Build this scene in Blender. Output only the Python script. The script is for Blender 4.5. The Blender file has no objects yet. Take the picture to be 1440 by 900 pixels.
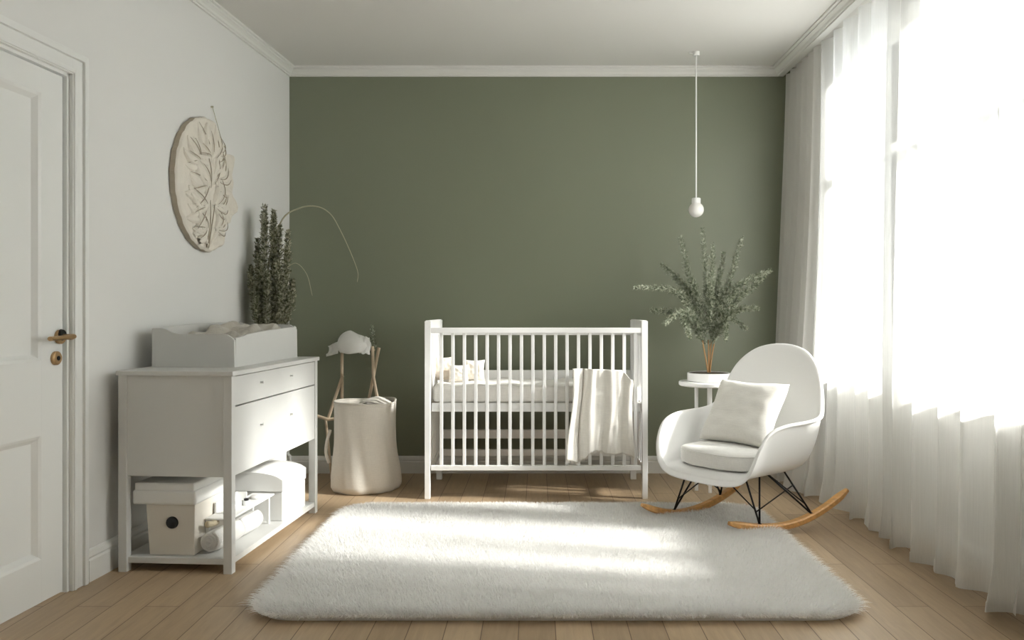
import bpy, bmesh, math, random
import numpy as np
from mathutils import Vector, Matrix, noise
random.seed(7)
rng = np.random.default_rng(11)
PI = math.pi
SC = bpy.context.scene
COL = SC.collection
R = math.radians

# ------------------------------------------------------------------ tunables
F = 1150.0
CAM_Z = 1.09
TOE = 0.07
WALL_A = -math.atan(TOE)           # the left wall runs slightly out of square
def wall_x(y): return -2.0305 + TOE * y
BACK = 5.45
FRONT = -0.7
RX = 1.82                          # inner face of the window wall
CEIL = 2.70
SUN = 22.0; SKY = 2.8; EXPO = 1.03
SUN_EL = 30.5; SUN_AZ = -12

# ------------------------------------------------------------------ materials
def newmat(name):
    m = bpy.data.materials.new(name); m.use_nodes = True
    nt = m.node_tree
    return m, nt, nt.nodes['Principled BSDF'], nt.nodes['Material Output']

def simple(name, col, rough=0.5, bump=0.0, bscale=200.0, var=0.0, vscale=6.0, metal=0.0, coat=0.0, sheen=0.0, stretch=None, spec=None):
    m, nt, p, out = newmat(name)
    p.inputs['Base Color'].default_value = (*col, 1)
    p.inputs['Roughness'].default_value = rough
    p.inputs['Metallic'].default_value = metal
    if coat: p.inputs['Coat Weight'].default_value = coat
    if sheen: p.inputs['Sheen Weight'].default_value = sheen
    if spec is not None: p.inputs['Specular IOR Level'].default_value = spec
    tc = nt.nodes.new('ShaderNodeTexCoord')
    mp = nt.nodes.new('ShaderNodeMapping'); nt.links.new(tc.outputs['Object'], mp.inputs[0])
    if stretch: mp.inputs['Scale'].default_value = stretch
    if var:
        n = nt.nodes.new('ShaderNodeTexNoise'); n.inputs['Scale'].default_value = vscale; n.inputs['Detail'].default_value = 4
        nt.links.new(mp.outputs[0], n.inputs['Vector'])
        r = nt.nodes.new('ShaderNodeValToRGB')
        r.color_ramp.elements[0].position = .3; r.color_ramp.elements[1].position = .7
        r.color_ramp.elements[0].color = (*[c * (1 - var) for c in col], 1)
        r.color_ramp.elements[1].color = (*[min(1, c * (1 + var)) for c in col], 1)
        nt.links.new(n.outputs['Fac'], r.inputs[0]); nt.links.new(r.outputs[0], p.inputs['Base Color'])
    if bump:
        n = nt.nodes.new('ShaderNodeTexNoise'); n.inputs['Scale'].default_value = bscale; n.inputs['Detail'].default_value = 3
        nt.links.new(mp.outputs[0], n.inputs['Vector'])
        b = nt.nodes.new('ShaderNodeBump'); b.inputs['Strength'].default_value = bump; b.inputs['Distance'].default_value = .01
        nt.links.new(n.outputs['Fac'], b.inputs['Height']); nt.links.new(b.outputs[0], p.inputs['Normal'])
    return m

def weave(name, col, rough=.9, scale=420, bump=.35, translucent=0.0, var=.06):
    m, nt, p, out = newmat(name)
    p.inputs['Roughness'].default_value = rough
    p.inputs['Sheen Weight'].default_value = .15
    tc = nt.nodes.new('ShaderNodeTexCoord')
    acc = None
    for ax, st in (('a', (1, 1, .06)), ('b', (.06, .06, 1))):
        mp = nt.nodes.new('ShaderNodeMapping'); mp.inputs['Scale'].default_value = st
        nt.links.new(tc.outputs['Object'], mp.inputs[0])
        n = nt.nodes.new('ShaderNodeTexNoise'); n.inputs['Scale'].default_value = scale; n.inputs['Detail'].default_value = 2
        nt.links.new(mp.outputs[0], n.inputs['Vector'])
        if acc is None: acc = n.outputs['Fac']
        else:
            a = nt.nodes.new('ShaderNodeMath'); a.operation = 'ADD'
            nt.links.new(acc, a.inputs[0]); nt.links.new(n.outputs['Fac'], a.inputs[1]); acc = a.outputs[0]
    h = nt.nodes.new('ShaderNodeMath'); h.operation = 'MULTIPLY'; h.inputs[1].default_value = .5
    nt.links.new(acc, h.inputs[0])
    r = nt.nodes.new('ShaderNodeValToRGB'); r.color_ramp.elements[0].position = .35; r.color_ramp.elements[1].position = .65
    r.color_ramp.elements[0].color = (*[c * (1 - var) for c in col], 1); r.color_ramp.elements[1].color = (*[min(1, c * (1 + var)) for c in col], 1)
    nt.links.new(h.outputs[0], r.inputs[0]); nt.links.new(r.outputs[0], p.inputs['Base Color'])
    b = nt.nodes.new('ShaderNodeBump'); b.inputs['Strength'].default_value = bump; b.inputs['Distance'].default_value = .002
    nt.links.new(h.outputs[0], b.inputs['Height']); nt.links.new(b.outputs[0], p.inputs['Normal'])
    if translucent:
        t = nt.nodes.new('ShaderNodeBsdfTranslucent'); t.inputs[0].default_value = (*col, 1)
        mx = nt.nodes.new('ShaderNodeMixShader'); mx.inputs[0].default_value = translucent
        nt.links.new(p.outputs[0], mx.inputs[1]); nt.links.new(t.outputs[0], mx.inputs[2]); nt.links.new(mx.outputs[0], out.inputs[0])
    return m

def sheer(name, transp, transl, col=(.89, .89, .875)):
    m, nt, p, out = newmat(name)
    nt.nodes.remove(p)
    tc = nt.nodes.new('ShaderNodeTexCoord')
    mp = nt.nodes.new('ShaderNodeMapping'); mp.inputs['Scale'].default_value = (1, 1, .02)
    nt.links.new(tc.outputs['Object'], mp.inputs[0])
    n = nt.nodes.new('ShaderNodeTexNoise'); n.inputs['Scale'].default_value = 260; nt.links.new(mp.outputs[0], n.inputs['Vector'])
    mr = nt.nodes.new('ShaderNodeMapRange'); mr.inputs[1].default_value = .3; mr.inputs[2].default_value = .7
    mr.inputs[3].default_value = transp * .92; mr.inputs[4].default_value = transp * 1.08
    nt.links.new(n.outputs['Fac'], mr.inputs[0])
    # woven threads close up when seen edge on
    lw = nt.nodes.new('ShaderNodeLayerWeight'); lw.inputs[0].default_value = .5
    om = nt.nodes.new('ShaderNodeMath'); om.operation = 'SUBTRACT'; om.inputs[0].default_value = 1.0
    nt.links.new(lw.outputs['Facing'], om.inputs[1])
    pw = nt.nodes.new('ShaderNodeMath'); pw.operation = 'POWER'; pw.inputs[1].default_value = 1.3; nt.links.new(om.outputs[0], pw.inputs[0])
    mu = nt.nodes.new('ShaderNodeMath'); mu.operation = 'MULTIPLY'; nt.links.new(mr.outputs[0], mu.inputs[0]); nt.links.new(pw.outputs[0], mu.inputs[1])
    d = nt.nodes.new('ShaderNodeBsdfDiffuse'); d.inputs[0].default_value = (*col, 1)
    t = nt.nodes.new('ShaderNodeBsdfTranslucent'); t.inputs[0].default_value = (*col, 1)
    tr = nt.nodes.new('ShaderNodeBsdfTransparent')
    m1 = nt.nodes.new('ShaderNodeMixShader'); m1.inputs[0].default_value = transl
    nt.links.new(d.outputs[0], m1.inputs[1]); nt.links.new(t.outputs[0], m1.inputs[2])
    m2 = nt.nodes.new('ShaderNodeMixShader'); nt.links.new(mu.outputs[0], m2.inputs[0])
    nt.links.new(m1.outputs[0], m2.inputs[1]); nt.links.new(tr.outputs[0], m2.inputs[2])
    nt.links.new(m2.outputs[0], out.inputs[0])
    return m

def pane_mat():
    m, nt, p, out = newmat('window_glass'); nt.nodes.remove(p)
    fr = nt.nodes.new('ShaderNodeFresnel'); fr.inputs[0].default_value = 1.45
    tr = nt.nodes.new('ShaderNodeBsdfTransparent'); tr.inputs[0].default_value = (.97, .98, .98, 1)
    g = nt.nodes.new('ShaderNodeBsdfGlossy'); g.inputs['Roughness'].default_value = .02
    mx = nt.nodes.new('ShaderNodeMixShader'); nt.links.new(fr.outputs[0], mx.inputs[0])
    nt.links.new(tr.outputs[0], mx.inputs[1]); nt.links.new(g.outputs[0], mx.inputs[2]); nt.links.new(mx.outputs[0], out.inputs[0])
    return m

def oak_floor():
    m, nt, p, out = newmat('oak_planks')
    N = nt.nodes.new; L = nt.links.new
    tc = N('ShaderNodeTexCoord')
    mp = N('ShaderNodeMapping'); mp.inputs['Rotation'].default_value = (0, 0, PI / 2); mp.inputs['Location'].default_value = (0.3, .062, 0)
    L(tc.outputs['Object'], mp.inputs[0])
    br = N('ShaderNodeTexBrick'); br.offset = .37; br.offset_frequency = 2; br.squash = 1
    br.inputs['Scale'].default_value = 1; br.inputs['Mortar Size'].default_value = .0018; br.inputs['Mortar Smooth'].default_value = .2
    br.inputs['Brick Width'].default_value = 1.35; br.inputs['Row Height'].default_value = .125; br.inputs['Bias'].default_value = 0
    br.inputs['Color1'].default_value = (0, 0, 0, 1); br.inputs['Color2'].default_value = (1, 1, 1, 1); br.inputs['Mortar'].default_value = (.5, .5, .5, 1)
    L(mp.outputs[0], br.inputs['Vector'])
    ramp = N('ShaderNodeValToRGB'); ramp.color_ramp.elements[0].color = (.335, .238, .145, 1); ramp.color_ramp.elements[1].color = (.455, .335, .212, 1)
    L(br.outputs['Color'], ramp.inputs[0])
    mg = N('ShaderNodeMapping'); mg.inputs['Scale'].default_value = (9, .9, 1); L(tc.outputs['Object'], mg.inputs[0])
    ng = N('ShaderNodeTexNoise'); ng.inputs['Scale'].default_value = 5; ng.inputs['Detail'].default_value = 8; ng.inputs['Roughness'].default_value = .6; ng.inputs['Distortion'].default_value = .8
    L(mg.outputs[0], ng.inputs['Vector'])
    gr = N('ShaderNodeMapRange'); gr.inputs[1].default_value = .3; gr.inputs[2].default_value = .7; gr.inputs[3].default_value = .88; gr.inputs[4].default_value = 1.10
    L(ng.outputs['Fac'], gr.inputs[0])
    mx = N('ShaderNodeMix'); mx.data_type = 'RGBA'; mx.blend_type = 'MULTIPLY'; mx.inputs[0].default_value = 1
    L(ramp.outputs[0], mx.inputs[6]); L(gr.outputs[0], mx.inputs[7])
    m2 = N('ShaderNodeMix'); m2.data_type = 'RGBA'; L(br.outputs['Fac'], m2.inputs[0]); L(mx.outputs[2], m2.inputs[6]); m2.inputs[7].default_value = (.13, .08, .045, 1)
    L(m2.outputs[2], p.inputs['Base Color'])
    p.inputs['Roughness'].default_value = .42
    b = N('ShaderNodeBump'); b.inputs['Strength'].default_value = .25; b.inputs['Distance'].default_value = .002
    inv = N('ShaderNodeMath'); inv.operation = 'SUBTRACT'; inv.inputs[0].default_value = 1; L(br.outputs['Fac'], inv.inputs[1])
    L(inv.outputs[0], b.inputs['Height']); L(b.outputs[0], p.inputs['Normal'])
    return m

def leaf_mat(name, c1, c2):
    m, nt, p, out = newmat(name)
    tc = nt.nodes.new('ShaderNodeTexCoord'); n = nt.nodes.new('ShaderNodeTexNoise'); n.inputs['Scale'].default_value = 60
    nt.links.new(tc.outputs['Object'], n.inputs['Vector'])
    r = nt.nodes.new('ShaderNodeValToRGB'); r.color_ramp.elements[0].position = .4; r.color_ramp.elements[1].position = .65
    r.color_ramp.elements[0].color = (*c1, 1); r.color_ramp.elements[1].color = (*c2, 1)
    nt.links.new(n.outputs['Fac'], r.inputs[0]); nt.links.new(r.outputs[0], p.inputs['Base Color'])
    p.inputs['Roughness'].default_value = .5
    t = nt.nodes.new('ShaderNodeBsdfTranslucent'); nt.links.new(r.outputs[0], t.inputs[0])
    mx = nt.nodes.new('ShaderNodeMixShader'); mx.inputs[0].default_value = .25
    nt.links.new(p.outputs[0], mx.inputs[1]); nt.links.new(t.outputs[0], mx.inputs[2]); nt.links.new(mx.outputs[0], out.inputs[0])
    return m

M = {}
M['wall'] = simple('white_wall_paint', (.76, .76, .74), .85, bump=.05, bscale=300)
M['green'] = simple('olive_green_wall_paint', (.21, .228, .162), .42, bump=.05, bscale=300)
M['ceiling'] = simple('ceiling_paint', (.70, .69, .66), .9)
M['trim'] = simple('satin_white_trim', (.76, .76, .73), .45)
M['door'] = simple('white_door_lacquer', (.80, .81, .79), .4)
M['furn'] = simple('white_furniture_lacquer', (.64, .64, .62), .4)
M['crib'] = simple('white_painted_wood', (.88, .88, .87), .4)
M['brass'] = simple('brushed_brass', (.50, .33, .17), .38, metal=.85)
M['black'] = simple('black_plastic', (.008, .008, .009), .3)
M['blackmetal'] = simple('black_steel_wire', (.012, .011, .012), .35, metal=.4)
M['shell'] = simple('matte_white_plastic', (.86, .86, .85), .32)
M['beech'] = simple('varnished_beech', (.66, .36, .13), .35, var=.18, vscale=9, stretch=(1, 6, 6))
M['palewood'] = simple('pale_ash_wood', (.62, .50, .36), .55, var=.1, vscale=12)
M['linen'] = weave('pillow_linen', (.76, .745, .70))
M['cush'] = weave('seat_cushion_cloth', (.80, .79, .76), scale=600, bump=.2)
M['canvas'] = weave('basket_canvas', (.74, .70, .63), scale=520, bump=.3)
M['throw'] = weave('cream_throw', (.88, .855, .80), scale=380, bump=.5, translucent=.12)
M['sheet'] = weave('mattress_cover', (.90, .88, .84), scale=500, bump=.15)
M['tan'] = weave('tan_cushion_cloth', (.70, .62, .53), scale=400, bump=.2)
M['print'] = simple('cream_leaf_print_cloth', (.86, .81, .73), .9, var=.12, vscale=22)
M['pad'] = simple('soft_beige_plush', (.46, .435, .38), .95, bump=.3, bscale=90, sheen=.3)
M['boxcard'] = simple('warm_white_card', (.72, .68, .61), .7, bump=.03)
M['boxwhite'] = simple('white_storage_plastic', (.80, .80, .78), .5)
M['towel'] = simple('white_terry', (.86, .85, .82), .95, bump=.6, bscale=260)
M['beige'] = simple('beige_fleece', (.55, .48, .34), .95, bump=.4, bscale=160)
M['plaster'] = simple('cream_plaster', (.74, .70, .62), .85, bump=.25, bscale=60, var=.05, vscale=14)
M['plasterline'] = simple('taupe_carved_line', (.40, .35, .27), .9)
M['plasteredgeshade'] = simple('shadow_brown_plaque_edge', (.44, .39, .31), .9)  # shadow along the plaque rim, put into its grey-brown colour
M['ceramic'] = simple('white_ceramic', (.84, .84, .83), .25)
M['soil'] = simple('dark_pebbled_soil', (.10, .085, .065), .95, bump=.8, bscale=120, var=.3, vscale=80)
M['leafR'] = leaf_mat('fern_leaf', (.15, .18, .11), (.60, .62, .50))
M['leafL'] = leaf_mat('bush_leaf', (.13, .14, .075), (.62, .61, .47))
M['stem'] = simple('tan_stem', (.45, .25, .10), .6)
M['twig'] = simple('grey_green_twig', (.42, .40, .28), .7)
M['opal'] = simple('opal_glass', (.88, .87, .84), .15)
M['cap'] = simple('white_sheer_cloth', (.80, .80, .77), .8, bump=.15, bscale=40)
M['glassjar'] = simple('frosted_jar', (.75, .76, .76), .1)
M['sheer'] = sheer('sheer_voile', .32, .50)
M['sheerdense'] = sheer('dense_voile', .08, .45, (.80, .79, .765))
M['glass'] = pane_mat()
M['floor'] = oak_floor()
# rug fibre
m, nt, p, out = newmat('white_faux_fur')
p.inputs['Base Color'].default_value = (.96, .955, .94, 1); p.inputs['Roughness'].default_value = .8; p.inputs['Specular IOR Level'].default_value = .15
t = nt.nodes.new('ShaderNodeBsdfTranslucent'); t.inputs[0].default_value = (.97, .965, .95, 1)
mx = nt.nodes.new('ShaderNodeMixShader'); mx.inputs[0].default_value = .45
nt.links.new(p.outputs[0], mx.inputs[1]); nt.links.new(t.outputs[0], mx.inputs[2]); nt.links.new(mx.outputs[0], out.inputs[0])
M['fur'] = m
M['rugbase'] = simple('cream_rug_backing', (.80, .79, .76), .95, bump=.3)

# ------------------------------------------------------------------ helpers
def link(o, parent=None):
    COL.objects.link(o)
    if parent is not None: o.parent = parent
    return o

def thing(name, label=None, cat=None, loc=(0, 0, 0), rz=0.0, group=None, kind=None):
    o = bpy.data.objects.new(name, None); o.empty_display_size = .1
    COL.objects.link(o); o.location = loc; o.rotation_euler = (0, 0, rz)
    if label: o['label'] = label
    if cat: o['category'] = cat
    if group: o['group'] = group
    if kind: o['kind'] = kind
    return o

def tag(o, label=None, cat=None, group=None, kind=None):
    if label: o['label'] = label
    if cat: o['category'] = cat
    if group: o['group'] = group
    if kind: o['kind'] = kind
    return o

def obj(name, bm, mat, parent=None, smooth=False, loc=None, recalc=True):
    if recalc: bmesh.ops.recalc_face_normals(bm, faces=bm.faces)
    me = bpy.data.meshes.new(name); bm.to_mesh(me); bm.free()
    me.materials.append(mat)
    if smooth:
        me.polygons.foreach_set('use_smooth', [True] * len(me.polygons))
        if smooth == 'auto': me.set_sharp_from_angle(angle=R(38))
    o = bpy.data.objects.new(name, me)
    if loc: o.location = loc
    return link(o, parent)

def pymesh(name, vs, fs, mat, parent=None, smooth=True, loc=None):
    me = bpy.data.meshes.new(name); me.from_pydata([tuple(v) for v in vs], [], fs); me.update()
    me.materials.append(mat)
    if smooth: me.polygons.foreach_set('use_smooth', [True] * len(me.polygons))
    o = bpy.data.objects.new(name, me)
    if loc: o.location = loc
    return link(o, parent)

def box(bm, x0, x1, y0, y1, z0, z1, bev=0.0, seg=2, mat4=None):
    b = bmesh.new()
    bmesh.ops.create_cube(b, size=1)
    for v in b.verts:
        v.co = Vector(((x0 + x1) / 2 + v.co.x * (x1 - x0), (y0 + y1) / 2 + v.co.y * (y1 - y0), (z0 + z1) / 2 + v.co.z * (z1 - z0)))
    if bev: bmesh.ops.bevel(b, geom=list(b.edges), offset=bev, segments=seg, profile=.6, affect='EDGES')
    if mat4: bmesh.ops.transform(b, matrix=mat4, verts=b.verts)
    t = bpy.data.meshes.new('t'); b.to_mesh(t); b.free(); bm.from_mesh(t); bpy.data.meshes.remove(t)
    return bm

def hexa(bm, pts, bev=0.0):
    """eight corners: bottom four then top four"""
    b = bmesh.new(); v = [b.verts.new(p) for p in pts]
    for f in ((0, 3, 2, 1), (4, 5, 6, 7), (0, 1, 5, 4), (1, 2, 6, 5), (2, 3, 7, 6), (3, 0, 4, 7)): b.faces.new([v[i] for i in f])
    if bev: bmesh.ops.bevel(b, geom=list(b.edges), offset=bev, segments=2, profile=.6, affect='EDGES')
    t = bpy.data.meshes.new('t'); b.to_mesh(t); b.free(); bm.from_mesh(t); bpy.data.meshes.remove(t)
    return bm

def tube(bm, pts, r, n=8, cap=True, flat=1.0, up=None):
    pts = [Vector(p) for p in pts]
    rr = r if isinstance(r, (list, tuple)) else [r] * len(pts)
    rings = []; prev = None
    for i, p in enumerate(pts):
        d = (pts[min(i + 1, len(pts) - 1)] - pts[max(i - 1, 0)]).normalized()
        if prev is None:
            a = Vector(up) if up else (Vector((0, 0, 1)) if abs(d.z) < .9 else Vector((1, 0, 0)))
        else: a = prev
        s = d.cross(a).normalized(); u = s.cross(d).normalized(); prev = u
        rings.append([bm.verts.new(p + s * math.cos(2 * PI * k / n) * rr[i] + u * math.sin(2 * PI * k / n) * rr[i] * flat) for k in range(n)])
    for a, b in zip(rings, rings[1:]):
        for k in range(n): bm.faces.new((a[k], a[(k + 1) % n], b[(k + 1) % n], b[k]))
    if cap: bm.faces.new(rings[0][::-1]); bm.faces.new(rings[-1])
    return bm

def lathe(bm, prof, n=40, cx=0, cy=0, wob=None):
    rings = []
    for (r, z) in prof:
        if r < 1e-5: rings.append([bm.verts.new((cx, cy, z))]); continue
        ring = []
        for k in range(n):
            a = 2 * PI * k / n; q = r * (wob(a, z) if wob else 1)
            ring.append(bm.verts.new((cx + q * math.cos(a), cy + q * math.sin(a), z)))
        rings.append(ring)
    for a, b in zip(rings, rings[1:]):
        if len(a) == 1 and len(b) == 1: continue
        for k in range(n):
            k2 = (k + 1) % n
            if len(a) == 1: bm.faces.new((a[0], b[k2], b[k]))
            elif len(b) == 1: bm.faces.new((a[k], a[k2], b[0]))
            else: bm.faces.new((a[k], a[k2], b[k2], b[k]))
    return bm

def prism(bm, poly, axis, a0, a1, bev=0):
    """extrude a polygon along x, y or z"""
    b = bmesh.new()
    def P(q, a):
        if axis == 'x': return (a, q[0], q[1])
        if axis == 'y': return (q[0], a, q[1])
        return (q[0], q[1], a)
    A = [b.verts.new(P(q, a0)) for q in poly]; B = [b.verts.new(P(q, a1)) for q in poly]
    b.faces.new(A); b.faces.new(B[::-1])
    for i in range(len(poly)): b.faces.new((A[i], B[i], B[(i + 1) % len(poly)], A[(i + 1) % len(poly)]))
    if bev: bmesh.ops.bevel(b, geom=list(b.edges), offset=bev, segments=2, profile=.6, affect='EDGES')
    t = bpy.data.meshes.new('t'); b.to_mesh(t); b.free(); bm.from_mesh(t); bpy.data.meshes.remove(t)
    return bm

def crv(pts, n=24):
    """Catmull-Rom through points"""
    P = [Vector(p) for p in pts]; out = []
    P = [2 * P[0] - P[1]] + P + [2 * P[-1] - P[-2]]
    m = len(P) - 3
    for i in range(n + 1):
        t = i / n * m; k = min(int(t), m - 1); u = t - k
        a, b, c, d = P[k:k + 4]
        out.append(.5 * ((2 * b) + (c - a) * u + (2 * a - 5 * b + 4 * c - d) * u * u + (3 * b - a - 3 * c + d) * u ** 3))
    return out

def sm(t): t = max(0, min(1, t)); return t * t * (3 - 2 * t)
def fbm(x, y, z=0): return noise.noise(Vector((x, y, z)))
BM = bmesh.new

# ------------------------------------------------------------------ camera
cam = bpy.data.cameras.new('camera'); co = bpy.data.objects.new('camera', cam); COL.objects.link(co)
cam.sensor_width = 36; cam.lens = F / 1440 * 36; cam.shift_x = -35 / 1440; cam.shift_y = -15 / 1440
co.location = (0, 0, CAM_Z); co.rotation_euler = (PI / 2, 0, 0); cam.clip_start = .05
SC.camera = co

# ------------------------------------------------------------------ room
def struct(name, bm, mat, parent=None, smooth=False):
    o = obj(name, bm, mat, parent, smooth)
    if parent is None: o['kind'] = 'structure'
    return o

struct('floor', box(BM(), -2.4, RX + .25, FRONT - .15, BACK + .15, -.1, 0), M['floor'])
struct('ceiling', box(BM(), -2.4, RX + .25, FRONT - .15, BACK + .15, CEIL, CEIL + .1), M['ceiling'])
M['frontwall'] = simple('fill_cutting_greige_paint', (.30, .29, .27), .85)  # unseen wall behind the camera, darkened to cut fill light
struct('wall_back', box(BM(), -2.3, RX + .2, BACK, BACK + .14, 0, CEIL), M['green'])
struct('wall_front', box(BM(), -2.4, RX + .2, FRONT - .14, FRONT, 0, CEIL), M['frontwall'])

# left wall with a door opening, in its own frame: x out into the room, y along the wall
LW = thing('wall_left', loc=(wall_x(0), 0, 0), rz=WALL_A, kind='structure')
kw = 1 / math.cos(WALL_A)
D0, D1, DH = 2.30 * kw, 3.162 * kw, 2.0
bm = BM()
box(bm, -.12, 0, (FRONT - .1) * kw, D0, 0, CEIL); box(bm, -.12, 0, D1, (BACK + .02) * kw, 0, CEIL); box(bm, -.12, 0, D0, D1, DH, CEIL)
obj('wall_surface', bm, M['wall'], LW)

# cornices: stepped crown profile
def crown(s=1):
    return [(0, 0), (.012, 0), (.012, .008), (.020, .012), (.024, .024), (.034, .034), (.040, .038), (.040, .046), (.052, .050), (.052, .06), (0, .06)]
pr = crown()
bm = BM(); prism(bm, [(BACK - a, CEIL - .06 + b) for a, b in pr], 'x', -1.70, 1.62); struct('trim_1', bm, M['trim'])
bm = BM(); prism(bm, [(a, CEIL - .06 + b) for a, b in pr], 'y', -.8, BACK * kw)
o = struct('trim_2', bm, M['trim']); o.location = (wall_x(0), 0, 0); o.rotation_euler = (0, 0, WALL_A)
PX = 1.612
bm = BM(); prism(bm, [(PX - a, CEIL - .06 + b) for a, b in pr] + [], 'y', FRONT, BACK); box(bm, PX, PX + .03, FRONT, BACK, CEIL - .06, CEIL)
struct('trim_3', bm, M['trim'])

# baseboards
bp = [(0, 0), (.018, 0), (.018, .075), (.014, .083), (.016, .09), (.012, .105), (.006, .112), (0, .114)]
bm = BM(); prism(bm, [(BACK - a, b) for a, b in bp], 'x', -1.68, RX); struct('baseboard_back', bm, M['trim'])
bm = BM(); prism(bm, [(a, b * 1.12) for a, b in bp], 'y', 3.262 * kw, BACK * kw); prism(bm, [(a, b * 1.12) for a, b in bp], 'y', FRONT * kw, 2.2 * kw)
o = struct('baseboard_left', bm, M['trim']); o.location = (wall_x(0), 0, 0); o.rotation_euler = (0, 0, WALL_A)
bm = BM(); prism(bm, [(RX - a, b) for a, b in bp], 'y', FRONT, BACK); struct('baseboard_right', bm, M['trim'])

# window wall: two tall windows with a pier between, plus an unseen fill window
WS, WT = .74, 2.58
WINS = [(3.86, 4.70), (2.72, 3.67), (1.0, 1.75)]
bm = BM()
for a, b in ((FRONT - .1, 1.0), (1.75, 2.72), (3.67, 3.86), (4.70, BACK + .02)): box(bm, RX, RX + .2, a, b, 0, CEIL)
for a, b in WINS: box(bm, RX, RX + .2, a, b, 0, WS); box(bm, RX, RX + .2, a, b, WT, CEIL)
struct('wall_right', bm, M['wall'])
def window(name, a, b, mulls, sashes):
    w = thing(name, loc=(RX + .12, a, WS), kind='structure')
    L = b - a; H = WT - WS; bm = BM(); f = .05
    box(bm, -.03, .03, 0, f, 0, H, .004); box(bm, -.03, .03, L - f, L, 0, H, .004); box(bm, -.03, .03, f, L - f, 0, f, .004); box(bm, -.03, .03, f, L - f, H - f, H, .004)
    for q in mulls: box(bm, -.03, .03, q - .035, q + .035, f, H - f, .004)
    edges = [f] + list(mulls) + [L - f]
    for k in range(len(edges) - 1): box(bm, -.026, .026, edges[k], edges[k + 1], 1.20, 1.245, .003)
    obj('window_frame', bm, M['trim'], w)
    obj('glass_pane', box(BM(), -.004, .004, f, L - f, f, H - f), M['glass'], w)
    obj('window_sill', box(BM(), -.17, .06, -.04, L + .04, -.03, 0, .006), M['trim'], w)
window('window_1', *WINS[0], [.42], 0)
window('window_2', *WINS[1], [.45], 0)
window('added_fill_window', *WINS[2], [.375], 0)  # unseen window near the camera, added to fill the room with light

# door
DR = thing('door_1', loc=(wall_x(0), 0, 0), rz=WALL_A, kind='structure')
bm = BM()
def casing(bm, y0, y1, z0, z1, vert):
    # three stepped bands
    return
cw = .092
for s, y in ((-1, D0), (1, D1)):
    o0, o1 = (y, y + s * cw)
    lo, hi = min(o0, o1), max(o0, o1)
    box(bm, 0, .016, lo, hi, 0, DH + cw, .003)
    e = sorted((y + s * .060, y + s * .085)); box(bm, 0, .028, e[0], e[1], 0, DH + .085, .006)
    e = sorted((y + s * .004, y + s * .022)); box(bm, 0, .022, e[0], e[1], 0, DH + .022, .005)
box(bm, 0, .0155, D0, D1, DH, DH + cw); box(bm, 0, .028, D0 - .068, D1 + .068, DH + .060, DH + .085, .006); box(bm, 0, .022, D0 - .010, D1 + .010, DH + .004, DH + .022, .005)
box(bm, -.12, 0, D1 - .012, D1, 0, DH); box(bm, -.12, 0, D0, D0 + .012, 0, DH); box(bm, -.12, 0, D0, D1, DH - .012, DH)
obj('door_frame', bm, M['door'], DR, 'auto')
bm = BM()
X = -.014; T = -.054; a, b = D0 + .016, D1 - .018
p0, p1 = D0 + .14, 3.023 * kw
rows = [(.165, .622), (.898, 1.89)]
box(bm, T, X, a, p0, .006, DH - .016, .001); box(bm, T, X, p1, b, .006, DH - .016, .001)
for z0, z1 in ((.006, .165), (.622, .898), (1.89, DH - .016)): box(bm, T, X, p0, p1, z0, z1)
for z0, z1 in rows:
    box(bm, T, X - .022, p0, p1, z0, z1)
    # sloping moulding round the recess
    w = .026
    prism(bm, [(p1, X), (p1 - w * .45, X - .004), (p1 - w, X - .022), (p1, X - .022)][::1] if False else [(X, p1), (X - .005, p1 - w * .4), (X - .022, p1 - w), (X - .022, p1)], 'z', z0, z1)
    prism(bm, [(X, p0), (X - .005, p0 + w * .4), (X - .022, p0 + w), (X - .022, p0)], 'z', z0, z1)
    prism(bm, [(X, z1), (X - .005, z1 - w * .4), (X - .022, z1 - w), (X - .022, z1)], 'y', p0, p1)
    prism(bm, [(X, z0), (X - .005, z0 + w * .4), (X - .022, z0 + w), (X - .022, z0)], 'y', p0, p1)
obj('door_leaf', bm, M['door'], DR)
hy, hz = 3.122 * kw, .985
bm = BM()
tube(bm, [(X, hy, hz), (X + .012, hy, hz)], .027, 24)
tube(bm, [(X + .01, hy, hz), (X + .055, hy, hz)], .011, 16)
tube(bm, crv([(X + .05, hy + .012, hz + .001), (X + .056, hy - .03, hz), (X + .056, hy - .13, hz - .003)], 12), [.0125] * 4 + [.0105] * 9, 12, flat=.8)
h = obj('door_handle', bm, M['brass'], DR, 'auto')
bm = BM(); tube(bm, [(X + .0125, hy, hz + .008), (X + .020, hy, hz + .009)], [.022, .018], 24); obj('handle_cap', bm, M['black'], h, 'auto')
bm = BM(); lz = .905; ly = 3.10 * kw
tube(bm, [(X, ly, lz), (X + .010, ly, lz), (X + .014, ly, lz)], [.026, .026, .021], 28)
lk = obj('door_lock', bm, M['brass'], DR, 'auto')
bm = BM(); tube(bm, [(X + .0135, ly, lz), (X + .016, ly, lz)], .009, 16); obj('keyhole', bm, M['black'], lk, 'auto')

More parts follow.
